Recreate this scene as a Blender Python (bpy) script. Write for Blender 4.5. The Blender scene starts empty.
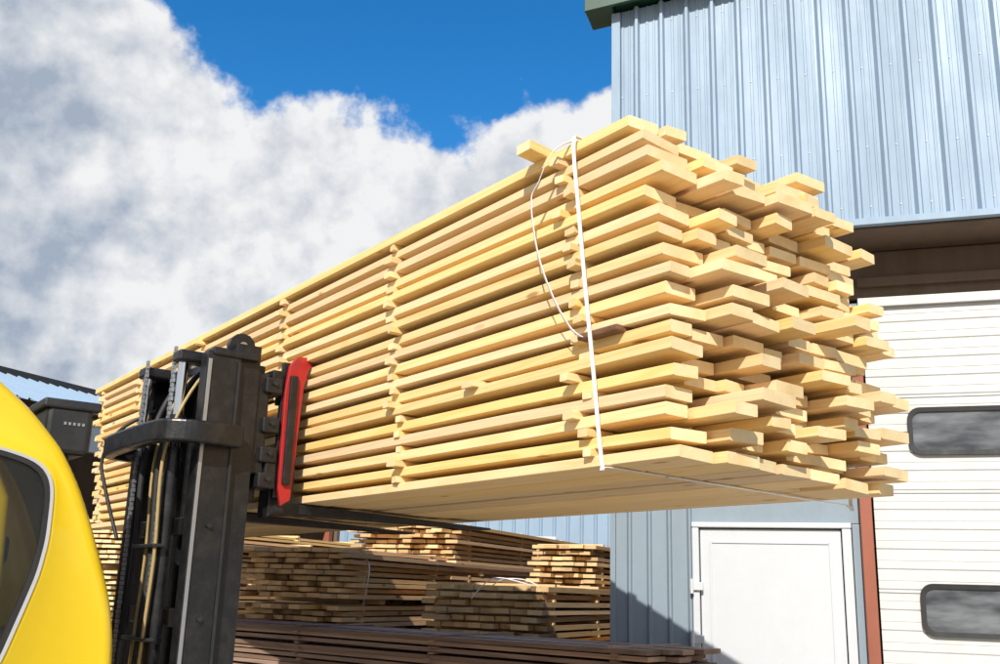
import bpy, math, random
from mathutils import Vector, Matrix
R = random.Random(11)
sc = bpy.context.scene
EYE = 1.6

# ------------------------------------------------------------ helpers
def link(o, parent=None):
    sc.collection.objects.link(o)
    if parent: o.parent = parent
    return o
def empty(name, loc=(0,0,0)):
    e = bpy.data.objects.new(name, None); e.location = (0,0,0); e.empty_display_size=.2
    return link(e)
def mesh(name, verts, faces, mats, parent=None, midx=None, smooth=False, attrs=None):
    me = bpy.data.meshes.new(name)
    me.from_pydata([tuple(v) for v in verts], [], faces)
    for m in (mats if isinstance(mats,(list,tuple)) else [mats]): me.materials.append(m)
    if midx: me.polygons.foreach_set("material_index", midx)
    if smooth: me.polygons.foreach_set("use_smooth",[True]*len(me.polygons))
    if attrs:
        a = me.attributes.new("bc",'FLOAT_VECTOR','POINT'); a.data.foreach_set("vector",[c for v in attrs[0] for c in v])
        a = me.attributes.new("rnd",'FLOAT','POINT'); a.data.foreach_set("value",attrs[1])
    me.validate(); me.update()
    return link(bpy.data.objects.new(name, me), parent)
def bevel(o, w=.01, seg=2):
    m = o.modifiers.new("bev",'BEVEL'); m.width=w; m.segments=seg; m.limit_method='ANGLE'; m.angle_limit=math.radians(35)
    return o
def box(name, F, a, b, mat, parent=None, bev=.004):
    vs=[F(x,y,z) for x in (a[0],b[0]) for y in (a[1],b[1]) for z in (a[2],b[2])]
    fs=[(0,1,3,2),(4,6,7,5),(0,4,5,1),(2,3,7,6),(0,2,6,4),(1,5,7,3)]
    c=sum(vs,Vector())/8
    out=[]
    for f in fs:
        n=(vs[f[1]]-vs[f[0]]).cross(vs[f[2]]-vs[f[0]])
        out.append(f if n.dot(vs[f[0]]-c)>0 else tuple(reversed(f)))
    o=mesh(name,vs,out,mat,parent)
    if bev: bevel(o,bev)
    return o
def tube(name, pts, r, mat, parent=None, cyc=False):
    cu=bpy.data.curves.new(name,'CURVE'); cu.dimensions='3D'; cu.bevel_depth=r; cu.bevel_resolution=4; cu.use_fill_caps=True
    s=cu.splines.new('POLY'); s.points.add(len(pts)-1)
    for p,q in zip(s.points,pts): p.co=(*q,1)
    s.use_cyclic_u=cyc; s.use_smooth=True
    cu.materials.append(mat)
    return link(bpy.data.objects.new(name,cu),parent)
def smoothpts(pts,n=8):
    out=[]; P=[Vector(p) for p in pts]
    P=[P[0]]+P+[P[-1]]
    for i in range(1,len(P)-2):
        for k in range(n):
            t=k/n; a,b,c,d=P[i-1:i+3]
            out.append(.5*((2*b)+(c-a)*t+(2*a-5*b+4*c-d)*t*t+(3*b-a-3*c+d)*t**3))
    out.append(P[-2]); return out

# ------------------------------------------------------------ materials
def newmat(name):
    m=bpy.data.materials.new(name); m.use_nodes=True; nt=m.node_tree
    return m,nt,nt.nodes["Principled BSDF"]
def N(nt,t,**k):
    n=nt.nodes.new(t)
    for a,b in k.items(): setattr(n,a,b)
    return n
def setin(n,**k):
    for a,b in k.items(): n.inputs[a.replace('_',' ')].default_value=b
def math_(nt,op,a,b=None,clamp=False):
    n=N(nt,'ShaderNodeMath',operation=op); n.use_clamp=clamp
    for i,v in enumerate((a,b)):
        if v is None: continue
        if isinstance(v,(int,float)): n.inputs[i].default_value=v
        else: nt.links.new(v,n.inputs[i])
    return n.outputs[0]
def mixc(nt,f,a,b,bt='MIX'):
    n=N(nt,'ShaderNodeMix',data_type='RGBA',blend_type=bt)
    for s,v in ((n.inputs[0],f),(n.inputs[6],a),(n.inputs[7],b)):
        if isinstance(v,(int,float)): s.default_value=v
        elif isinstance(v,(tuple,list)): s.default_value=(*v,1)[:4]
        else: nt.links.new(v,s)
    return n.outputs[2]
def maprange(nt,v,a,b,c=0.,d=1.,smooth=False):
    n=N(nt,'ShaderNodeMapRange'); n.interpolation_type='SMOOTHSTEP' if smooth else 'LINEAR'
    nt.links.new(v,n.inputs[0]); 
    for i,x in zip((1,2,3,4),(a,b,c,d)): n.inputs[i].default_value=x
    return n.outputs[0]
def noise(nt,vec,scale,detail=4,rough=.55,dist=0.):
    n=N(nt,'ShaderNodeTexNoise'); setin(n,Scale=scale,Detail=detail,Roughness=rough,Distortion=dist)
    if vec: nt.links.new(vec,n.inputs['Vector'])
    return n.outputs['Fac']
def mapping(nt,vec,scale):
    n=N(nt,'ShaderNodeMapping'); n.inputs['Scale'].default_value=scale; nt.links.new(vec,n.inputs['Vector']); return n.outputs[0]
def bump(nt,b,h,strength=.2,dist=.01):
    n=N(nt,'ShaderNodeBump'); setin(n,Strength=strength,Distance=dist); nt.links.new(h,n.inputs['Height']); nt.links.new(n.outputs[0],b.inputs['Normal'])

def paint(name,col,rough=.45,metal=0.,dirt=.25,dirtcol=(.12,.10,.08),scale=3.,streak=True,bmp=.05):
    m,nt,b=newmat(name)
    tc=N(nt,'ShaderNodeTexCoord').outputs['Object']
    v=mapping(nt,tc,(1,1,.22)) if streak else tc
    n1=noise(nt,v,scale*3,5,.65); n2=noise(nt,tc,scale*14,3,.6)
    f=maprange(nt,n1,.45,.8,0,dirt); c=mixc(nt,f,col,dirtcol)
    c=mixc(nt,maprange(nt,n2,.35,.75,0,.25*dirt+.04),c,tuple(x*.6 for x in col))
    nt.links.new(c,b.inputs['Base Color'])
    r=maprange(nt,n1,.3,.8,rough*.8,min(1,rough*1.4)); nt.links.new(r,b.inputs['Roughness'])
    b.inputs['Metallic'].default_value=metal
    if bmp: bump(nt,b,n2,bmp,.004)
    return m

def wood(name,light,dark,knotcol,var=.22,knot=.85,stain=.5):
    m,nt,b=newmat(name)
    bc=N(nt,'ShaderNodeAttribute',attribute_name='bc').outputs['Vector']
    rn=N(nt,'ShaderNodeAttribute',attribute_name='rnd').outputs['Fac']
    g=noise(nt,mapping(nt,bc,(1.8,85,85)),1,3,.7)
    ring=noise(nt,mapping(nt,bc,(.45,9,9)),1,1,.5,.3)
    s=math_(nt,'SINE',math_(nt,'MULTIPLY',ring,80)); s=maprange(nt,s,-.4,1,0,1)
    blot=noise(nt,mapping(nt,bc,(1.6,10,10)),1,4,.7)
    f=math_(nt,'ADD',math_(nt,'MULTIPLY',s,.42),math_(nt,'MULTIPLY',g,.6))
    f=math_(nt,'ADD',f,math_(nt,'MULTIPLY',math_(nt,'SUBTRACT',blot,.56),1.1),True)
    c=mixc(nt,f,light,dark)
    d=maprange(nt,blot,.64,.80,0,stain,True); c=mixc(nt,d,c,tuple(x*.6 for x in dark))
    vo=N(nt,'ShaderNodeTexVoronoi'); setin(vo,Scale=1.0); nt.links.new(mapping(nt,bc,(4,14,14)),vo.inputs['Vector'])
    sep=N(nt,'ShaderNodeSeparateColor'); nt.links.new(vo.outputs['Color'],sep.inputs[0])
    on=maprange(nt,sep.outputs[0],.70,.73); k=maprange(nt,vo.outputs['Distance'],.08,.20,1,0,True)
    k=math_(nt,'MULTIPLY',k,on); c=mixc(nt,math_(nt,'MULTIPLY',k,knot),c,knotcol)
    br=maprange(nt,rn,0,1,1-var,1.05)
    cc=N(nt,'ShaderNodeHueSaturation'); nt.links.new(c,cc.inputs['Color']); nt.links.new(br,cc.inputs['Value'])
    rr=math_(nt,'FRACT',math_(nt,'MULTIPLY',rn,7.31))
    nt.links.new(maprange(nt,rr,0,1,.84,1.12),cc.inputs['Saturation'])
    nt.links.new(maprange(nt,rr,0,1,.491,.501),cc.inputs['Hue'])
    nt.links.new(cc.outputs[0],b.inputs['Base Color'])
    b.inputs['Roughness'].default_value=.6
    b.inputs['Specular IOR Level'].default_value=.3
    bump(nt,b,g,.35,.002)
    return m
def endwood(name,light,dark,var=.25):
    m,nt,b=newmat(name)
    bc=N(nt,'ShaderNodeAttribute',attribute_name='bc').outputs['Vector']
    rn=N(nt,'ShaderNodeAttribute',attribute_name='rnd').outputs['Fac']
    r2=math_(nt,'FRACT',math_(nt,'MULTIPLY',rn,13.7))
    sx=N(nt,'ShaderNodeSeparateXYZ'); nt.links.new(bc,sx.inputs[0])
    y=math_(nt,'SUBTRACT',math_(nt,'FRACT',sx.outputs[1]),math_(nt,'MULTIPLY',r2,.2))
    z=math_(nt,'ADD',math_(nt,'FRACT',sx.outputs[2]),.05)
    d=math_(nt,'SQRT',math_(nt,'ADD',math_(nt,'MULTIPLY',y,y),math_(nt,'MULTIPLY',z,z)))
    s=math_(nt,'SINE',math_(nt,'ADD',math_(nt,'MULTIPLY',d,1100),math_(nt,'MULTIPLY',noise(nt,bc,18,1),5)))
    n=noise(nt,bc,60,4,.7); bl=noise(nt,bc,9,2)
    f=math_(nt,'ADD',math_(nt,'MULTIPLY',maprange(nt,s,-1,1),.35),math_(nt,'MULTIPLY',n,.45))
    f=math_(nt,'ADD',f,math_(nt,'MULTIPLY',math_(nt,'SUBTRACT',bl,.54),1.6),True)
    c=mixc(nt,f,light,dark)
    hs=N(nt,'ShaderNodeHueSaturation'); nt.links.new(c,hs.inputs['Color']); nt.links.new(maprange(nt,rn,0,1,1-var,1.05),hs.inputs['Value'])
    nt.links.new(hs.outputs[0],b.inputs['Base Color']); b.inputs['Roughness'].default_value=.8
    b.inputs['Specular IOR Level'].default_value=.15
    bump(nt,b,n,.5,.003)
    return m

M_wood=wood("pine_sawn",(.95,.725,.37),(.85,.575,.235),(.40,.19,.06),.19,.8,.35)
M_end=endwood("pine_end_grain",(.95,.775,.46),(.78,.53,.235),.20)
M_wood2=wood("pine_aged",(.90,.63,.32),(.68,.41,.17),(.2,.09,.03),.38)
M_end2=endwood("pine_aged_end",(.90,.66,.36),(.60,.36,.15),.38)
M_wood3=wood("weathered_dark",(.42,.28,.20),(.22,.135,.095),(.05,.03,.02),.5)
M_end3=endwood("weathered_dark_end",(.42,.28,.19),(.18,.11,.07),.5)
M_blue=paint("blue_cladding",(.285,.385,.495),.5,.0,.25,(.17,.21,.25),1.2)
M_grey=paint("grey_cladding",(.25,.31,.36),.5,.0,.25,(.12,.13,.14),1.2)
M_white=paint("white_panel",(.64,.64,.62),.5,0,.3,(.36,.34,.29),1.)
M_door=paint("white_door_paint",(.60,.62,.64),.4,0,.12,(.35,.34,.32),1.)
M_brown=paint("brown_lintel",(.15,.10,.065),.7,0,.4,(.05,.035,.025),1.)
M_green=paint("green_fascia",(.015,.06,.035),.4,0,.1)
M_rust=paint("red_oxide_post",(.33,.10,.055),.6,0,.4,(.14,.06,.04),2.)
M_yel=paint("yellow_paint",(.86,.60,.008),.22,0,.07,(.35,.22,.06),1.5,True,0)
M_yel.node_tree.nodes["Principled BSDF"].inputs['Coat Weight'].default_value=.5
M_blk=paint("black_steel",(.010,.0105,.012),.33,.0,.42,(.055,.047,.04),5.,False,.2)
M_blk2=paint("black_plastic",(.018,.02,.022),.45,0,.25,(.08,.07,.06),3,False,.1)
M_red=paint("red_steel",(.44,.02,.018),.4,0,.6,(.06,.03,.025),6,False,.15)
M_brass=paint("hose_tan",(.42,.30,.12),.45,0,.4,(.08,.06,.04),4,False,.1)
M_gal=paint("galvanised",(.42,.43,.44),.35,.7,.2,(.2,.2,.2),3,False,.05)
M_strap=paint("plastic_strap",(.85,.86,.88),.3,0,.03,(.6,.6,.6),5,False,0)
M_rub=paint("window_gasket_grey",(.50,.51,.52),.5,0,.1)
M_rubb=paint("rubber_black",(.018,.018,.018),.6,0,.2)
M_joint=paint("panel_joint",(.22,.22,.21),.6,0,.2)
M_conc=paint("concrete",(.36,.34,.31),.85,0,.4,(.2,.18,.15),1,False,.3)
M_bark=paint("bark_brown",(.20,.10,.05),.85,0,.5,(.07,.035,.02),8,False,.5)
m,nt,b=newmat("chrome"); b.inputs['Metallic'].default_value=1; b.inputs['Base Color'].default_value=(.75,.76,.78,1); b.inputs['Roughness'].default_value=.12; M_chr=m
m,nt,b=newmat("cab_glass"); b.inputs['Base Color'].default_value=(.02,.025,.025,1); b.inputs['Roughness'].default_value=.04; b.inputs['Alpha'].default_value=.5; M_glass=m
m,nt,b=newmat("tinted_window"); b.inputs['Base Color'].default_value=(.10,.11,.12,1); b.inputs['Roughness'].default_value=.09; M_tint=m
tcw=N(nt,'ShaderNodeTexCoord').outputs['Object']
nt.links.new(maprange(nt,noise(nt,tcw,3,5),.3,.7,.04,.22),b.inputs['Roughness'])
nt.links.new(mixc(nt,maprange(nt,noise(nt,mapping(nt,tcw,(2,2,7)),1.5,3),.35,.65),(.05,.055,.06),(.19,.20,.21)),b.inputs['Base Color'])
m,nt,b=newmat("yard_ground"); tc=N(nt,'ShaderNodeTexCoord').outputs['Object']
n1=noise(nt,tc,.35,5,.6); n2=noise(nt,tc,18,4,.7)
c=mixc(nt,n1,(.40,.35,.28),(.26,.23,.19)); c=mixc(nt,maprange(nt,n2,.4,.7,0,.4),c,(.5,.42,.3)); nt.links.new(c,b.inputs['Base Color'])
b.inputs['Roughness'].default_value=.95; bump(nt,b,n2,.5,.02); M_ground=m

# ------------------------------------------------------------ board buffer
class Buf:
    def __init__(s): s.v=[];s.f=[];s.m=[];s.bc=[];s.r=[]
    def board(s,p0,Ld,Wd,Td,L,w,t,nseg=6,ch=.003,bend=0.,side=0.,twist=0.,skew=0.,r=None,droop=0.):
        r=R.random() if r is None else r
        base=len(s.v); ox,oy,oz=R.uniform(0,50),int(R.uniform(0,40)),int(R.uniform(0,40))
        if ch>0: sec=[(ch,0),(w-ch,0),(w,ch),(w,t-ch),(w-ch,t),(ch,t),(0,t-ch),(0,ch)]
        else: sec=[(0,0),(w,0),(w,t),(0,t)]
        n=len(sec)
        for k in range(nseg+1):
            q=k/nseg
            zb=bend*(4*q*(1-q))+(droop if k==0 else 0); yb=side*(4*q*(1-q))
            for (y,z) in sec:
                x=L*q+(skew*(y-w/2) if k in(0,nseg) else 0)
                zz=z+zb+twist*(q-.5)*(y-w/2)
                s.v.append(p0+Ld*x+Wd*(y+yb)+Td*zz); s.bc.append((x+ox,y+oy+.02,z+oz+.02)); s.r.append(r)
        for k in range(nseg):
            a=base+k*n; c=a+n
            for i in range(n):
                j=(i+1)%n; s.f.append((a+i,a+j,c+j,c+i)); s.m.append(0)
        s.f.append(tuple(base+i for i in reversed(range(n)))); s.m.append(1)
        e=base+nseg*n; s.f.append(tuple(e+i for i in range(n))); s.m.append(1)
    def make(s,name,mats,parent):
        o=mesh(name,s.v,s.f,mats,parent,s.m,False,(s.bc,s.r))
        import bmesh
        bm=bmesh.new(); bm.from_mesh(o.data); bmesh.ops.recalc_face_normals(bm,faces=bm.faces); bm.to_mesh(o.data); bm.free()
        return o

# ------------------------------------------------------------ load frame
NC=Vector((.47,2.86,0)); U=Vector((-.585,.811,0)).normalized(); V=Vector((.811,.585,-.022)).normalized()
T=U.cross(V)*-1
if T.z<0: T=-T
Z=Vector((0,0,1))
ZB=EYE+.39
def LP(t,w,z): # z above load bottom; the pack leans slightly
    return NC+U*t+V*(w+.045-.115*z/1.07)+T*z+Z*ZB

load=empty("lumber_stack")
bf=Buf(); st=Buf()
NL=18; PITCH=.0616; TH=.0355; WID=1.17
for i in range(NL):
    w=R.uniform(-.014,.012); col=0
    z=i*PITCH; fi=i/(NL-1)
    e0=-.035*math.sin(fi*math.pi)+.045*max(0,fi-.75)*4*.8
    lay=R.uniform(-.04,.04)
    while w<WID-.07:
        bw=R.choice([.10,.10,.125,.15,.15,.175])
        if w+bw>WID+.04: bw=max(.06,WID+.02-w)
        q=w/WID
        base=-.10*math.sin(q*math.pi)**.8 + (.085*q)
        base+= .08*q*fi - .03*q*(1-abs(fi-.45)*1.6)
        t0=base+e0+lay*.6+max(-.11 if q<.6 else -.06,R.gauss(0,.07))
        if col==0: t0=e0+R.uniform(-.04,.05)-.02*(1-fi)
        if i==0: t0=-.06+R.uniform(-.025,.04)+.06*q
        if R.random()<.13 and col>0: t0+=R.uniform(.1,.28)
        t1=6.2+R.gauss(0,.06)
        bf.board(LP(t0,w,z+R.uniform(-.001,.003)),U,V,T,t1-t0,bw-R.uniform(.004,.016),TH+R.uniform(-.003,.003),8,.0025,
                 R.uniform(-.006,.006),R.uniform(-.011,.011),R.uniform(-.06,.06),R.uniform(-.10,.10),droop=R.uniform(-.008,.005) if i else 0)
        w+=bw+R.uniform(.0,.012); col+=1
    if i<NL-1:
        for ts in (.36,1.54,2.66,3.85,5.05,6.02):
            tt=ts+R.uniform(-.035,.035); a=-R.uniform(.0,.045)
            st.board(LP(tt,a,z+TH-.0005),V,U,T,WID+.02-a+R.uniform(0,.04),R.uniform(.035,.055),PITCH-TH,2,.002,skew=R.uniform(-.2,.2))
st.board(LP(.47,-.09,(NL-1)*PITCH+TH+.001),(V+U*.12).normalized(),U,T,.5,.075,.035,2,.002)
st.board(LP(.95,-.03,5*PITCH+TH),(V-U*.25).normalized(),U,T,.5,.07,.024,2,.002)
bf.make("boards",[M_wood,M_end],load); st.make("spacer_sticks",[M_wood,M_end],load)
def FL(x,y,z): return LP(x,y,z)
box("bark_offcut",FL,(.17,-.022,6*PITCH+TH+.002),(.36,.30,7*PITCH-.002),M_bark,load,.006)

def ribbon(name,pts,wid,wd,mat,parent,n=8,th=.0012):
    P=smoothpts(pts,n); vs=[];fs=[]
    for i,p in enumerate(P):
        a=(P[min(i+1,len(P)-1)]-P[max(i-1,0)]).normalized()
        d=(wd-a*wd.dot(a)).normalized(); nn=a.cross(d)
        for s,h in ((-1,-1),(1,-1),(1,1),(-1,1)): vs.append(p+d*wid/2*s+nn*th*h)
    for i in range(len(P)-1):
        for k in range(4):
            a=i*4+k; b_=i*4+(k+1)%4; fs.append((a,b_,b_+4,a+4))
    return mesh(name,vs,fs,mat,parent)
top=(NL-1)*PITCH+TH
ribbon("strap_tight",[LP(.265,.25,-.004),LP(.265,-.005,-.005),LP(.266,-.03,.01),LP(.275,-.035,.3),LP(.29,-.036,.6),LP(.30,-.036,.85),LP(.31,-.03,top-.02),LP(.315,.02,top+.012),LP(.32,.3,top+.006),LP(.32,WID-.01,top+.006),LP(.31,WID+.06,top-.05),LP(.29,WID+.08,.6),LP(.265,WID+.06,.03),LP(.265,WID,-.005),LP(.265,.6,-.005),LP(.265,.25,-.006)],.016,U,M_strap,load)
ribbon("strap_loose",[LP(.32,.2,top+.02),LP(.34,.03,top+.02),LP(.38,-.06,top-.03),LP(.45,-.075,top-.12),LP(.49,-.08,.90),LP(.48,-.07,.72),LP(.43,-.06,.57),LP(.37,-.05,.46),LP(.34,-.03,.42),LP(.32,.02,.405)],.013,(U+V*.5).normalized(),M_strap,load)

# ------------------------------------------------------------ forklift
fk=empty("forklift")
def FP(t,d,z):
    return Vector((NC.x,NC.y,0))+U*t+Vector((-.811,-.585,0))*d+Z*(EYE+z)
for k,t in enumerate((2.50,3.28)):
    vs=[]; fs=[]
    pr=[(.13,.62),(.135,.31),(.10,.335),(-1.16,.372-.02),(-1.16,.384-.022),(.06,.385),(.085,.42),(.085,.62)]
    n=len(pr)
    for tt in (t-.06,t+.06):
        for d,z in pr:
            p=FP(tt,d,z); 
            if d<0: p.z-=.022*(-d)
            vs.append(p)
    for i in range(n): j=(i+1)%n; fs.append((i,j,n+j,n+i))
    fs.append(tuple(range(n))[::-1]); fs.append(tuple(range(n,2*n)))
    bevel(mesh("fork_%d"%(k+1),vs,fs,M_blk,fk),.004)
for nm,z0,z1 in (("carriage_bar_low",.44,.56),("carriage_bar_top",.88,1.0)):
    box(nm,FP,(2.38,.135,z0),(3.5,.19,z1),M_blk,fk,.006)
for k,t in enumerate((2.50,2.72,3.02,3.28)):
    box("carriage_plate_%d"%k,FP,(t-.03,.192,.38),(t+.03,.30,1.03),M_blk,fk,.006)
box("carriage_block",FP,(2.40,.19,.50),(2.46,.30,.98),M_blk,fk,.008)
for k,z in enumerate((.48,.60,.74,.93)):
    box("carriage_bracket_%d"%k,FP,(2.37,.135,z-.045),(2.49,.225,z+.03),M_blk,fk,.01)
    tube("carriage_bolt_%d"%k,[FP(2.355,.18,z),FP(2.39,.18,z)],.011,M_blk2,fk)
pr=[(.055,.39),(.10,.36),(.118,.44),(.125,.9),(.11,1.03),(.075,1.08),(.0,1.085),(-.01,1.045),(.01,1.02),(.03,.93),(.045,.6)]
vs=[FP(t,d,z) for t in (2.37,2.395) for d,z in pr]; n=len(pr)
fs=[(i,(i+1)%n,n+(i+1)%n,n+i) for i in range(n)]+[tuple(range(n))[::-1],tuple(range(n,2*n))]
bevel(mesh("red_side_plate",vs,fs,M_red,fk),.004)
box("side_plate_back",FP,(2.40,.03,.40),(2.43,.13,1.05),M_blk,fk,.004)
box("side_plate_rib",FP,(2.350,.070,.46),(2.368,.108,.98),M_blk,fk,.004)
for z in (.55,.9): box("side_plate_lug",FP,(2.43,.05,z-.05),(2.5,.12,z+.05),M_blk,fk,.004)
def channel(name,t0,flip,d0,d1,wt,z0,z1,th=.016):
    s=-1 if flip else 1
    pr=[(0,d0),(wt,d0),(wt,d0+th),(th,d0+th),(th,d1-th),(wt,d1-th),(wt,d1),(0,d1)]
    vs=[FP(t0+s*a,d,z) for z in (z0,z1) for a,d in pr]; n=8
    fs=[(i,(i+1)%n,n+(i+1)%n,n+i) for i in range(n)]+[tuple(range(n))[::-1],tuple(range(n,2*n))]
    return bevel(mesh(name,vs,fs,M_blk,fk),.003)
channel("mast_outer_rail_near",2.36,False,.36,.52,.09,-1.45,1.04)
channel("mast_outer_rail_far",3.24,True,.36,.52,.09,-1.45,1.04)
channel("mast_inner_rail_near",2.385,False,.255,.375,.08,-1.3,1.10)
channel("mast_inner_rail_far",3.215,True,.255,.375,.08,-1.3,1.10)
box("rail_wear_strip",FP,(2.352,.50,-1.45),(2.359,.516,1.0),M_gal,fk,.001)
box("rail_front_strip",FP,(2.352,.362,-1.45),(2.359,.375,1.0),M_blk2,fk,.001)
box("mast_top_beam",FP,(2.40,.30,1.0),(3.2,.36,1.09),M_blk,fk,.01)
box("mast_cap_near",FP,(2.35,.27,1.02),(2.47,.50,1.06),M_blk,fk,.01)
box("mast_cap_far",FP,(3.13,.28,1.02),(3.25,.50,1.06),M_blk,fk,.01)
for k,t in enumerate((2.46,3.12)):
    tube("chain_pulley_%d"%k,[FP(t-.02,.33,1.10),FP(t+.02,.33,1.10)],.065,M_blk,fk)
    tube("pulley_hub_%d"%k,[FP(t-.035,.33,1.10),FP(t+.035,.33,1.10)],.02,M_gal,fk)
    for dd in (.245,.60):
        vs=[];fs=[]
        for j in range(100):
            zz=1.08-j*.022; w=.018 if j%2 else .011
            b0=len(vs)
            for a,dv in ((-w,-.006),(w,-.006),(w,.006),(-w,.006)):
                for h in (0,.019): vs.append(FP(t+.12*(dd>.3)*(1 if k==0 else -1)+a,dd+dv,zz-h))
            fs+= [(b0,b0+2,b0+3,b0+1),(b0+2,b0+4,b0+5,b0+3),(b0+4,b0+6,b0+7,b0+5),(b0+6,b0,b0+1,b0+7)]
        mesh("lift_chain_%d"%k,vs,fs,M_gal,fk)
pts=[(2.33,.34),(2.30,.50),(2.32,.62),(2.42,.685),(2.8,.70),(3.18,.685),(3.28,.62),(3.30,.50),(3.28,.34)]
P=smoothpts([FP(a,d,0) for a,d in pts],6); vs=[];fs=[]
for i,p in enumerate(P):
    a=(P[min(i+1,len(P)-1)]-P[max(i-1,0)]).normalized(); nn=a.cross(Z)
    for s,h in ((-1,.60),(1,.60),(1,.70),(-1,.70)): vs.append(p+nn*.03*s+Z*h)
for i in range(len(P)-1):
    for k in range(4): a=i*4+k; c=i*4+(k+1)%4; fs.append((a,c,c+4,a+4))
fs+=[(3,2,1,0),tuple(len(vs)-4+i for i in range(4))]
bevel(mesh("mast_tie_beam",vs,fs,M_blk,fk),.012,3)
for k,t in enumerate((2.54,3.06)):
    tube("cylinder_barrel_%d"%k,[FP(t,.57,-1.4),FP(t,.57,.60)],.036,M_blk,fk)
    tube("cylinder_gland_%d"%k,[FP(t,.57,.72),FP(t,.57,.75)],.036,M_blk,fk)
    tube("cylinder_rod_%d"%k,[FP(t,.57,.6),FP(t,.57,1.02)],.025,M_chr,fk)
    box("rod_head_%d"%k,FP,(t-.05,.36,1.0),(t+.05,.61,1.055),M_blk,fk,.012)
for k,(t,d,mm,r) in enumerate(((2.50,.622,M_brass,.008),(2.62,.60,M_rubb,.014),(2.70,.60,M_brass,.007),(2.86,.6,M_rubb,.014))):
    tube("hydraulic_hose_%d"%k,smoothpts([FP(t,d,-1.2),FP(t+.01,d+.01,-.5),FP(t-.01,d,.1),FP(t,d,.6),FP(t+.01,.48,.95),FP(t+.02,.33,1.0)],6),r,mm,fk)
tube("hose_loop",smoothpts([FP(3.1,.62,.2),FP(3.2,.68,.45),FP(3.24,.7,.60),FP(3.18,.64,.75),FP(3.1,.5,.85)],8),.009,M_rubb,fk)
for k,z in enumerate((.25,-.15,-.6,-1.1)):
    box("mast_crossbar_%d"%k,FP,(2.45,.475,z-.04),(3.15,.51,z+.04),M_blk,fk,.006)
    box("hose_clamp_%d"%k,FP,(2.47,.585,z-.10),(2.78,.640,z-.085),M_blk2,fk,.004)
    tube("rail_bolt_%d"%k,[FP(2.345,.44,z),FP(2.365,.44,z)],.011,M_blk2,fk)
box("tilt_bracket",FP,(2.40,.53,-.95),(2.50,.66,-.75),M_blk,fk)
tube("tilt_cylinder",[FP(2.45,.6,-.85),FP(2.45,1.1,-.95)],.035,M_blk,fk)

# cab shell
outer=[(.82,-.32),(.79,-.62),(.80,-.90),(2.55,-.90),(2.60,.30),(2.56,.80),(2.42,.92),(2.05,.98),(1.70,.93),(1.52,.85),(1.38,.75),(1.24,.64),(1.115,.505),(1.035,.37),(.973,.232),(.91,.07),(.857,-.076),(.83,-.2)]
win=[(2.25,.50),(1.90,.508),(1.55,.497),(1.344,.475),(1.23,.447),(1.185,.42),(1.155,.375),(1.145,.31),(1.142,.144),(1.158,.02),(1.185,-.08),(1.242,-.28),(1.29,-.40),(1.34,-.47),(1.42,-.50),(2.1,-.5),(2.25,-.45),(2.32,-.3),(2.34,.3),(2.32,.42)]
C=(1.70,-.02)
def hit(poly,ang):
    dx,dy=math.cos(ang),math.sin(ang); best=None
    for i in range(len(poly)):
        x1,y1=poly[i][0]-C[0],poly[i][1]-C[1]; x2,y2=poly[(i+1)%len(poly)][0]-C[0],poly[(i+1)%len(poly)][1]-C[1]
        ex,ey=x2-x1,y2-y1; den=dx*ey-dy*ex
        if abs(den)<1e-9: continue
        s=(x1*ey-y1*ex)/den; q=(x1*dy-y1*dx)/den
        if s>0 and -1e-6<=q<=1+1e-6: best=s if best is None else min(best,s)
    return best
NN=180
ro=[hit(outer,2*math.pi*i/NN) for i in range(NN)]; rw=[hit(win,2*math.pi*i/NN) for i in range(NN)]
for _ in range(3):
    ro=[(ro[i-1]+2*ro[i]+ro[(i+1)%NN])/4 for i in range(NN)]
    rw=[(rw[i-1]+2*rw[i]+rw[(i+1)%NN])/4 for i in range(NN)]
def ringpts(rr,off,t):
    return [FP(t,C[0]+(rr[i]+off)*math.cos(2*math.pi*i/NN),C[1]+(rr[i]+off)*math.sin(2*math.pi*i/NN)) for i in range(NN)]
def loft(name,rings,mats,parent,mfun=None,smooth=True):
    vs=[p for r_ in rings for p in r_]; fs=[];mi=[]
    for k in range(len(rings)-1):
        for i in range(NN):
            j=(i+1)%NN; fs.append((k*NN+i,k*NN+j,(k+1)*NN+j,(k+1)*NN+i)); mi.append(mfun(k,i) if mfun else 0)
    o=mesh(name,vs,fs,mats,parent,mi,smooth); return o
T0,T1=2.2,3.4
rings=[ringpts(rw,0,T0+.03),ringpts(rw,0,T0+.003),ringpts(rw,.003,T0),ringpts(rw,.03,T0),ringpts(rw,.036,T0+.004),ringpts(ro,-.05,T0+.004),ringpts(ro,-.03,T0+.006),ringpts(ro,-.010,T0+.018),ringpts(ro,0,T0+.045),ringpts(ro,0,T0+.13),
       ringpts(ro,0,T1-.13),ringpts(ro,0,T1-.045),ringpts(ro,-.008,T1-.016),ringpts(ro,-.05,T1),ringpts(rw,.003,T1),ringpts(rw,0,T1-.03)]
def mf(k,i):
    if k==9:
        a=2*math.pi*i/NN; x=C[0]+ro[i]*math.cos(a); y=C[1]+ro[i]*math.sin(a)
        if x<1.3 and -.25<y<.62: return 1
    return 0
loft("cab_shell",rings,[M_yel,M_glass],fk,mf)
loft("window_gasket",[ringpts(rw,.001,T0+.02),ringpts(rw,.001,T0-.006),ringpts(rw,.014,T0-.006),ringpts(rw,.014,T0+.002)],[M_rub],fk,None,False)
loft("window_gasket_inner",[ringpts(rw,-.020,T0+.02),ringpts(rw,-.020,T0-.003),ringpts(rw,-.0005,T0-.003),ringpts(rw,-.0005,T0+.01)],[M_rubb],fk,None,False)
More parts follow.
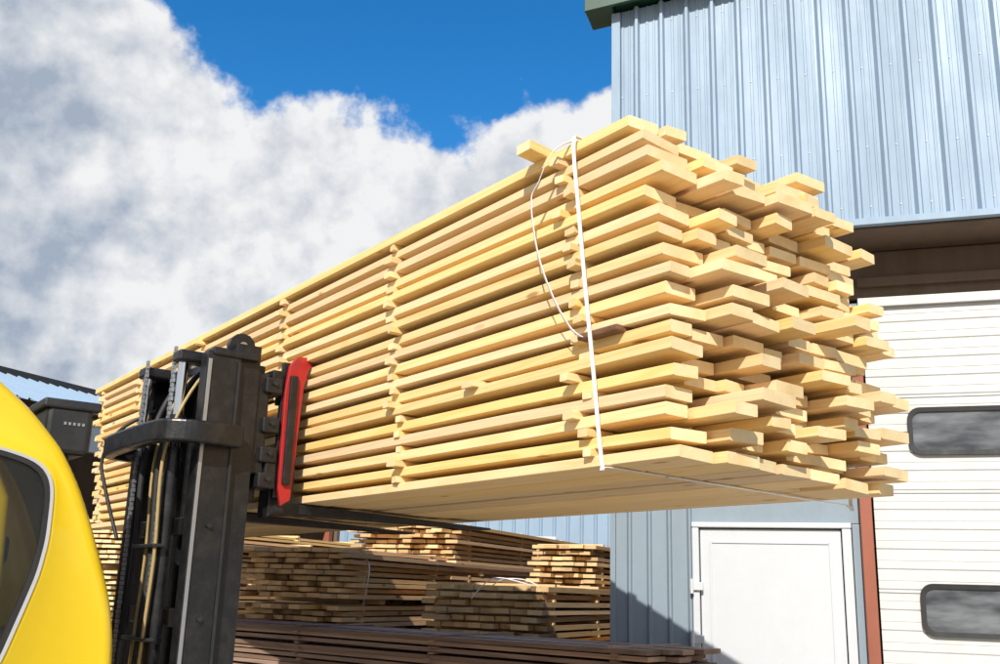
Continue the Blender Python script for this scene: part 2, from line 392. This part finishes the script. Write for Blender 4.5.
mesh("side_window",ringpts(rw,-.005,T0+.012),[tuple(range(NN))],M_glass,fk)
mesh("side_window_far",ringpts(rw,-.005,T1-.012),[tuple(range(NN))],M_glass,fk)
box("seat_base",FP,(2.55,1.75,-.55),(3.05,2.25,-.35),M_blk2,fk,.05)
box("seat_back",FP,(2.55,2.15,-.35),(3.05,2.30,.30),M_blk2,fk,.05)
tube("steering_column",[FP(2.8,1.2,-.8),FP(2.8,1.45,-.12)],.03,M_blk2,fk)
tube("steering_wheel",[FP(2.8+.18*math.cos(a),1.45+.17*math.sin(a)*.9,-.12+.17*math.sin(a)*.35) for a in [i*math.pi/16 for i in range(32)]],.014,M_blk2,fk,True)
box("dashboard",FP,(2.3,1.0,-.6),(3.3,1.22,-.22),M_blk2,fk,.03)
tube("cab_inner_pillar",[FP(2.30,1.25,-.7),FP(2.30,1.30,.3),FP(2.30,1.5,.7)],.03,M_yel,fk)
tube("control_lever",[FP(2.34,1.36,-.6),FP(2.34,1.32,.10)],.012,M_blk2,fk)
box("instrument_pod",FP,(2.32,1.24,.05),(2.42,1.36,.16),M_blk2,fk,.02)
box("work_light_body",FP,(2.34,.99,.50),(2.60,1.17,.70),M_blk2,fk,.02)
box("work_light_visor",FP,(2.33,.96,.685),(2.61,1.19,.725),M_blk2,fk,.01)
for q in range(5): box("work_light_lettering",FP,(2.336,1.02+q*.018,.620),(2.339,1.030+q*.018,.632),M_gal,fk,0)
box("work_light_lens",FP,(2.39,.975,.525),(2.55,.989,.665),M_tint,fk,.005)
tube("work_light_arm",[FP(2.45,1.06,.30),FP(2.45,1.06,.5)],.018,M_blk2,fk)
box("chassis",FP,(2.25,.75,-1.35),(3.35,2.9,-.88),M_yel,fk,.05)
box("counterweight",FP,(2.25,2.62,-1.35),(3.35,3.2,-.45),M_blk,fk,.12)
box("axle_mount",FP,(2.4,.5,-1.4),(3.2,.78,-1.15),M_blk,fk,.03)
for k,(t,d,r_) in enumerate(((2.22,.95,.33),(3.38,.95,.33),(2.3,2.6,.27),(3.3,2.6,.27))):
    tube("tyre_%d"%k,[FP(t-.11,d,-1.6+r_),FP(t+.11,d,-1.6+r_)],r_,M_rubb,fk)
    tube("wheel_hub_%d"%k,[FP(t-.12,d,-1.6+r_),FP(t+.12,d,-1.6+r_)],r_*.5,M_yel,fk)

# ------------------------------------------------------------ warehouse
wh=empty("warehouse_building")
G=Vector((.948,-.319,0)).normalized(); NRM=Vector((-.319,-.948,0)).normalized(); B0=Vector((1.72,6.4,0))
def BP(s,h,z): return B0+G*s+NRM*h+Z*(EYE+z)
def clad(name,F,s0,s1,z0,ztop,mat,parent,pitch=.172,dep=.022,minor=True):
    pr=[]; s=s0
    while s<s1:
        pr+= [(s,0),(s+pitch*.40,0)]
        if minor: pr[-1]=(s+pitch*.18,0); pr+=[(s+pitch*.20,.005),(s+pitch*.28,.005),(s+pitch*.30,0),(s+pitch*.46,0),(s+pitch*.48,.005),(s+pitch*.54,.005),(s+pitch*.56,0),]
        pr+= [(s+pitch*.66,0),(s+pitch*.78,dep),(s+pitch*.88,dep),(s+pitch*.94,0)]
        s+=pitch
    vs=[];fs=[]
    for a,h in pr: vs+= [F(a,h,z0),F(a,h,ztop(a))]
    for i in range(len(pr)-1): fs.append((2*i,2*i+2,2*i+3,2*i+1))
    o=mesh(name,vs,fs,mat,parent); sol=o.modifiers.new("th",'SOLIDIFY'); sol.thickness=.002
    return o
HO=.45; ZC=2.265; SL=-.865
roofz=lambda s:3.97+(s-SL)*.10
clad("upper_cladding",lambda s,h,z:BP(s,h+HO,z),SL,9,ZC,roofz,M_blue,wh,.172,.036)
clad("upper_side_cladding",lambda s,h,z:B0+G*(SL-h)+NRM*(HO-s)+Z*(EYE+z),0,9,ZC,lambda s:3.97,M_blue,wh)
box("cladding_bottom_trim",BP,(SL-.02,HO-.01,ZC-.03),(9,HO+.042,ZC+.012),M_blue,wh,.002)
box("cladding_corner_trim",BP,(SL-.03,HO-.05,ZC+.014),(SL+.03,HO+.042,3.95),M_blue,wh,.002)
box("soffit",BP,(SL,-.02,ZC-.045),(9,HO-.012,ZC-.032),M_brown,wh,.002)
box("soffit_side",BP,(SL+.01,-8,ZC-.043),(SL+.3,-.03,ZC-.033),M_brown,wh,.002)
box("lintel_beam",BP,(-.95,-.12,1.90),(9,.02,ZC-.05),M_brown,wh,.01)
box("lintel_lower_beam",BP,(.62,.022,1.97),(9,.07,2.03),M_brown,wh,.006)
box("lintel_band",BP,(.62,.022,1.84),(9,.045,1.90),M_white,wh,.004)
def rf(s,h,z): return BP(s,h,roofz(s)+z)
box("roof",rf,(SL-.01,-8,.03),(9,HO+.12,.12),M_green,wh,.006)
box("roof_fascia_front",rf,(SL-.20,HO+.122,-.02),(9,HO+.15,.14),M_green,wh,.004)
box("roof_eave_return",rf,(SL-.20,HO-.12,-.01),(SL-.012,HO+.12,.13),M_green,wh,.004)
vs=[];fs=[]
for zz in (ZC+.09,2.75,3.3,3.85,4.4):
    s=SL+.05
    while s<4:
        for ds in (0,.085):
            c=BP(s+ds-.012,HO+.002,zz+.01*math.sin(s*37)); b0=len(vs)
            for hh,rr in ((0,.008),(.006,.006)):
                for k in range(6): vs.append(c+G*rr*math.cos(k*1.047)+Z*rr*math.sin(k*1.047)+NRM*hh)
            for k in range(6): fs.append((b0+k,b0+(k+1)%6,b0+6+(k+1)%6,b0+6+k))
            fs.append(tuple(b0+6+k for k in range(6)))
        s+=.172
mesh("cladding_screws",vs,fs,M_rub,wh)
clad("lower_cladding",BP,-.98,-.47,-1.6,lambda s:ZC-.05,M_grey,wh,.13,.02,False)
box("lower_corner_trim",BP,(-1.0,-.05,-1.6),(-.965,.026,2.2),M_grey,wh,.002)
clad("lower_side_cladding",lambda s,h,z:B0+G*(-.98-h)+NRM*(-s)+Z*(EYE+z),0,8.4,-1.6,lambda s:ZC-.05,M_grey,wh,.17,.02,False)
box("wall_over_door",BP,(-.47,-.06,.475),(.62,.0,1.88),M_grey,wh,0)
box("wall_right_of_door",BP,(.505,-.06,-1.6),(.62,.012,.47),M_grey,wh,.004)
box("door_frame_left",BP,(-.468,-.06,-1.58),(-.425,.03,.44),M_door,wh,.006)
box("door_frame_right",BP,(.445,-.06,-1.58),(.50,.03,.44),M_door,wh,.006)
box("door_frame_top",BP,(-.47,-.06,.442),(.502,.034,.475),M_door,wh,.006)
box("door_leaf",BP,(-.418,-.05,-1.56),(.438,.005,.434),M_door,wh,.003)
box("door_reveal",BP,(-.425,-.06,-1.56),(.445,-.052,.44),M_rubb,wh,0)
for nm,a,b_ in (("door_bead_l",(-.36,.006,-1.4),(-.345,.012,.36)),("door_bead_r",(.365,.006,-1.4),(.38,.012,.36)),("door_bead_t",(-.343,.006,.345),(.363,.012,.36))):
    box(nm,BP,a,b_,M_door,wh,.002)
for z in (.1,-.22): 
    box("door_hinge",BP,(-.485,.031,z-.05),(-.40,.05,z),M_door,wh,.004)
    tube("hinge_pin",[BP(-.47,.055,z-.07),BP(-.47,.055,z+.02)],.012,M_door,wh)
box("post_foot",BP,(.54,.03,-1.6),(.64,.11,-1.55),M_rust,wh)
box("door_post",BP,(.555,.02,-1.55),(.625,.09,1.83),M_rust,wh,.006)
pr=[];z=-1.58; 
while z<1.84:
    pr+=[(z,0),(z+.008,-.008),(z+.012,-.008),(z+.02,0),(z+.058,0),(z+.061,-.003),(z+.064,-.003),(z+.067,0)]; z+=.118
pr.append((1.86,0))
vs=[];fs=[]
for zz,h in pr: vs+=[BP(.64,h+.01,zz),BP(5.2,h+.01,zz)]
for i in range(len(pr)-1): fs.append((2*i,2*i+1,2*i+3,2*i+2))
mesh("sectional_door",vs,fs,M_white,wh)
for z in (1.84-.59*k for k in range(1,6)):
    box("section_joint",BP,(.64,.008,z-.004),(5.2,.0135,z),M_joint,wh,0)
def rrect(s0,s1,z0,z1,r,n=6):
    out=[]
    for cx,cz,a0 in ((s1-r,z1-r,0),(s0+r,z1-r,90),(s0+r,z0+r,180),(s1-r,z0+r,270)):
        for k in range(n+1):
            a=math.radians(a0+90*k/n); out.append((cx+r*math.cos(a),cz+r*math.sin(a)))
    return out
for k,(z0,z1) in enumerate(((.887,1.181),(-.176,.125))):
  for j,s0 in enumerate((.865,2.25,3.6)):
    A=rrect(s0,s0+.80,z0,z1,.075); Bq=rrect(s0+.028,s0+.772,z0+.028,z1-.028,.052); n=len(A)
    vs=[BP(a,.012,z) for a,z in A]+[BP(a,.035,z) for a,z in A]+[BP(a,.032,z) for a,z in Bq]+[BP(a,.018,z) for a,z in Bq]
    fs=[]
    for q in range(3):
        for i in range(n): fs.append((q*n+i,q*n+(i+1)%n,(q+1)*n+(i+1)%n,(q+1)*n+i))
    mesh("door_window_frame",vs,fs,M_rubb,wh)
    mesh("door_window_glass",[BP(a,.02,z) for a,z in Bq],[tuple(range(n))],M_tint,wh)
box("building_core",BP,(-.95,-8.3,-1.6),(9,-.13,3.9),M_brown,wh,0)
box("footing",BP,(-.99,-.1,-1.6),(.5,.05,-1.585),M_conc,wh,0)

# ------------------------------------------------------------ other timber stacks
def timber(origin,Ld,Lw,L,W,ztop,zbot,mats,pitch=.05,th=.03,bw=.14,jit=.06,sticks=True,name="lumber_stack"):
    e=empty(name); b1=Buf(); n=int((ztop-zbot)/pitch); Ld=Ld.normalized(); Lw=Lw.normalized()
    for i in range(n):
        z=ztop-(i+1)*pitch; w=R.uniform(-.03,.03); sh=R.gauss(0,jit)
        if i and i%9==0:
            for q in (.1,.5,.9): b1.board(origin+Ld*L*q+Lw*-.02+Z*(EYE+z),Lw,Ld,Z,W+.04,.08,pitch*.98,1,0)
            continue
        while w<W-.05:
            ww=bw*R.uniform(.75,1.15)
            b1.board(origin+Ld*(sh*.5+R.gauss(0,jit))+Lw*w+Z*(EYE+z+R.uniform(-.003,.003)),Ld,Lw,Z,L+R.uniform(-.1,.1),ww-.008,th,2,0,bend=R.uniform(-.01,.01))
            w+=ww
        if sticks:
            for q in (.05,.28,.5,.72,.95): b1.board(origin+Ld*L*(q+R.uniform(-.005,.005))+Lw*-.02+Z*(EYE+z+th),Lw,Ld,Z,W+.04,.04,pitch-th,1,0)
    b1.make("boards",mats,e)
    for q in (.1,.5,.9):
        o0=origin+Ld*L*q
        F=lambda x,y,z: o0+Ld*x+Lw*y+Z*(EYE+z)
        box("bearer",F,(-.06,0,-1.6),(.06,W,ztop-n*pitch-.004),M_wood3,e,0)
    return e
D1=Vector((.41,.91,0)); W1=Vector((.91,-.41,0))
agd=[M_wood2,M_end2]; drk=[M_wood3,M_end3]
def at(k,Y): return Vector((k*Y,Y,0))
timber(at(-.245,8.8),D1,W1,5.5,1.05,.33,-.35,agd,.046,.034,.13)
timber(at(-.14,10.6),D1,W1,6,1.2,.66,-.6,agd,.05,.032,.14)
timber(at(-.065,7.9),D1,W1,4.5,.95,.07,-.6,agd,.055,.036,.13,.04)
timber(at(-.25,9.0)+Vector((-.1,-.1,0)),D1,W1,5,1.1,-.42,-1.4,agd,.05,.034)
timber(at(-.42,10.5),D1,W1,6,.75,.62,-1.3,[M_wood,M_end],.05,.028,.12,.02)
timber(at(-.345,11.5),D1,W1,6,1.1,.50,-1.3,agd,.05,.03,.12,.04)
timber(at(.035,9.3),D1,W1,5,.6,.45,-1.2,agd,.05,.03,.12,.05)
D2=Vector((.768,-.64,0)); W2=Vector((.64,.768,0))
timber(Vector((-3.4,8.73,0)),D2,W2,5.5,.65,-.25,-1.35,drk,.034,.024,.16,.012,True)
se=bpy.data.objects["lumber_stack.003"]
def sp(k,Y,z): return Vector((k*Y,Y-.0,EYE+z))
tube("strap_tail",smoothpts([sp(.0,7.75,.05),sp(.012,7.7,.10),sp(.035,7.7,.09),sp(.05,7.7,.0),sp(.055,7.75,-.2)],8),.004,M_strap,se)
tube("strap_tail_b",smoothpts([sp(-.02,7.75,-.05),sp(-.0,7.7,.10),sp(.03,7.7,.075),sp(.04,7.75,.04)],8),.004,M_strap,se)
tube("strap_band",smoothpts([sp(-.125,8.7,.26),sp(-.12,8.6,.15),sp(-.125,8.7,-.2)],8),.006,M_strap,bpy.data.objects["lumber_stack.001"])

# ------------------------------------------------------------ sheds behind
sh=empty("storage_shed")
R0=Vector((-7.5,15,0)); 
def SP(s,c,z): return R0+D1.normalized()*s+W1.normalized()*c+Z*(EYE+z)
def roofF(s,h,z): return SP(s,z,3.0-.36*z+h)
clad("shed_roof",lambda s,h,z:roofF(s,h,z),-9,6.5,0.0,lambda s:2.0,M_blue,sh,.2,.03,False)
box("shed_ridge",SP,(-9,-.15,2.98),(6.5,.05,3.1),M_blk2,sh,.01)
box("shed_back_wall",SP,(-9,-3.0,-1.6),(6.5,-2.8,2.9),M_brown,sh,0)
box("shed_roof_back",SP,(-9,-3.0,2.9),(6.5,-.16,2.97),M_brown,sh,0)
box("shed_front_band",SP,(-9,1.86,1.75),(6.5,1.95,2.2),M_grey,sh,.01)
for s in (-8.5,-5.5,-2.5,.5,3.5,6.3): box("shed_column",SP,(s,1.7,-1.6),(s+.14,1.84,2.2),M_rust,sh,.01)
box("shed_end_wall",SP,(6.5,-2.8,-1.6),(6.6,1.9,2.1),M_brown,sh,0)
hb=empty("metal_hangar")
def HP(s,h,z): return Vector((-6.5,24,0))+Vector((.97,-.24,0)).normalized()*s+Vector((-.24,-.97,0)).normalized()*h+Z*(EYE+z)
clad("hangar_wall",HP,0,17,-1.6,lambda s:2.5,M_blue,hb,.3,.035,False)
box("hangar_plinth",HP,(0,.04,-1.6),(17,.1,-.9),M_conc,hb,0)
box("hangar_roof",HP,(-.3,-9,2.5),(17.3,.3,2.62),M_grey,hb,.01)
box("hangar_gate",HP,(8.2,.05,-.9),(9.6,.09,1.0),M_red,hb,.01)
box("hangar_gate_white",HP,(6.2,.05,-.9),(8.1,.09,1.2),M_white,hb,.01)

# ------------------------------------------------------------ ground
g=mesh("ground",[(-900,-900,0),(900,-900,0),(900,900,0),(-900,900,0)],[(0,1,2,3)],M_ground)

# ------------------------------------------------------------ sky + sun
el=math.radians(36); sdir=Vector((-.22*math.cos(el),-.9755*math.cos(el),math.sin(el))).normalized()
w=bpy.data.worlds.new("World"); sc.world=w; w.use_nodes=True; nt=w.node_tree
try:
    w.cycles.sampling_method='MANUAL'; w.cycles.sample_map_resolution=256
except Exception: pass
for n in list(nt.nodes): nt.nodes.remove(n)
out=N(nt,'ShaderNodeOutputWorld'); bg=N(nt,'ShaderNodeBackground'); bgc=N(nt,'ShaderNodeBackground'); mx=N(nt,'ShaderNodeMixShader')
sky=N(nt,'ShaderNodeTexSky',sky_type='NISHITA'); sky.sun_disc=False; sky.sun_elevation=el; sky.sun_rotation=math.atan2(sdir.x,sdir.y)%(2*math.pi)
sky.air_density=1.0; sky.dust_density=.2; sky.ozone_density=3.5
hs=N(nt,'ShaderNodeHueSaturation'); hs.inputs['Saturation'].default_value=1.35; hs.inputs['Value'].default_value=1.15; nt.links.new(sky.outputs[0],hs.inputs['Color'])
nt.links.new(hs.outputs[0],bg.inputs['Color']); bg.inputs['Strength'].default_value=.15
tc=N(nt,'ShaderNodeTexCoord').outputs['Generated']
sx=N(nt,'ShaderNodeSeparateXYZ'); nt.links.new(tc,sx.inputs[0]); X,Y,Zc=sx.outputs
az=math_(nt,'ARCTAN2',X,Y)
hor=math_(nt,'SQRT',math_(nt,'ADD',math_(nt,'MULTIPLY',X,X),math_(nt,'MULTIPLY',Y,Y)))
e=math_(nt,'DIVIDE',Zc,math_(nt,'MAXIMUM',hor,.01))
fc=N(nt,'ShaderNodeFloatCurve'); nt.links.new(maprange(nt,az,-.6,.6),fc.inputs['Value'])
cm=fc.mapping; cv=cm.curves[0]
pts=[(0,.90),(.117,.72),(.154,.60),(.253,.52),(.33,.50),(.404,.495),(.483,.485),(.52,.525),(.60,.57),(1,.72)]
cv.points[0].location=pts[0]; cv.points[1].location=pts[-1]
for p in pts[1:-1]: cv.points.new(*p)
cm.update()
cb=fc.outputs[0]
n1=noise(nt,tc,9,9,.56,.0); n2=noise(nt,tc,2.6,4,.6,.0); n3=noise(nt,mapping(nt,tc,(1,1,1.3)),5.5,9,.52,.0)
# same billow field sampled a little towards the sun: the difference shades the cumulus lobes
of=N(nt,'ShaderNodeVectorMath',operation='ADD'); nt.links.new(tc,of.inputs[0]); of.inputs[1].default_value=(-.012,0,.022)
n1b=noise(nt,of.outputs[0],9,6,.56,.0)
lobe=math_(nt,'MULTIPLY',math_(nt,'SUBTRACT',n1,n1b),3.2)
depth=math_(nt,'SUBTRACT',math_(nt,'ADD',cb,math_(nt,'MULTIPLY',math_(nt,'SUBTRACT',n1,.5),.26)),e)
mask=maprange(nt,depth,-.008,.022,0,1,True)
br=maprange(nt,n2,.30,.40,.75,1,True); mask=math_(nt,'MULTIPLY',mask,br)
nt.links.new(mask,mx.inputs[0])
sh1=maprange(nt,depth,.0,.42,1.05,.52); shn=math_(nt,'ADD',sh1,math_(nt,'MULTIPLY',math_(nt,'SUBTRACT',n3,.5),3.0))
shn=math_(nt,'ADD',shn,lobe)
shn=math_(nt,'ADD',shn,math_(nt,'MULTIPLY',math_(nt,'SUBTRACT',n2,.5),1.2),True)
cc=mixc(nt,shn,(.40,.475,.59),(.97,.975,.985))
nt.links.new(cc,bgc.inputs['Color']); bgc.inputs['Strength'].default_value=.92
nt.links.new(bg.outputs[0],mx.inputs[1]); nt.links.new(bgc.outputs[0],mx.inputs[2]); nt.links.new(mx.outputs[0],out.inputs[0])

ld=bpy.data.lights.new("sun",'SUN'); ld.energy=5.0; ld.angle=math.radians(.5); ld.color=(1,.955,.87)
lo=link(bpy.data.objects.new("sun",ld)); lo.rotation_euler=(-sdir).to_track_quat('-Z','Y').to_euler(); lo.location=sdir*30

# ------------------------------------------------------------ camera
cd=bpy.data.cameras.new("camera"); cd.sensor_width=36; cd.lens=36; cd.clip_end=3000
co=link(bpy.data.objects.new("camera",cd))
co.matrix_world=Matrix.Translation((0,0,EYE))@Matrix.Rotation(math.radians(90+14.6),4,'X')@Matrix.Rotation(math.radians(1.72),4,'Z')
sc.camera=co
sc.view_settings.view_transform='Standard'; sc.view_settings.look='None'; sc.view_settings.exposure=0
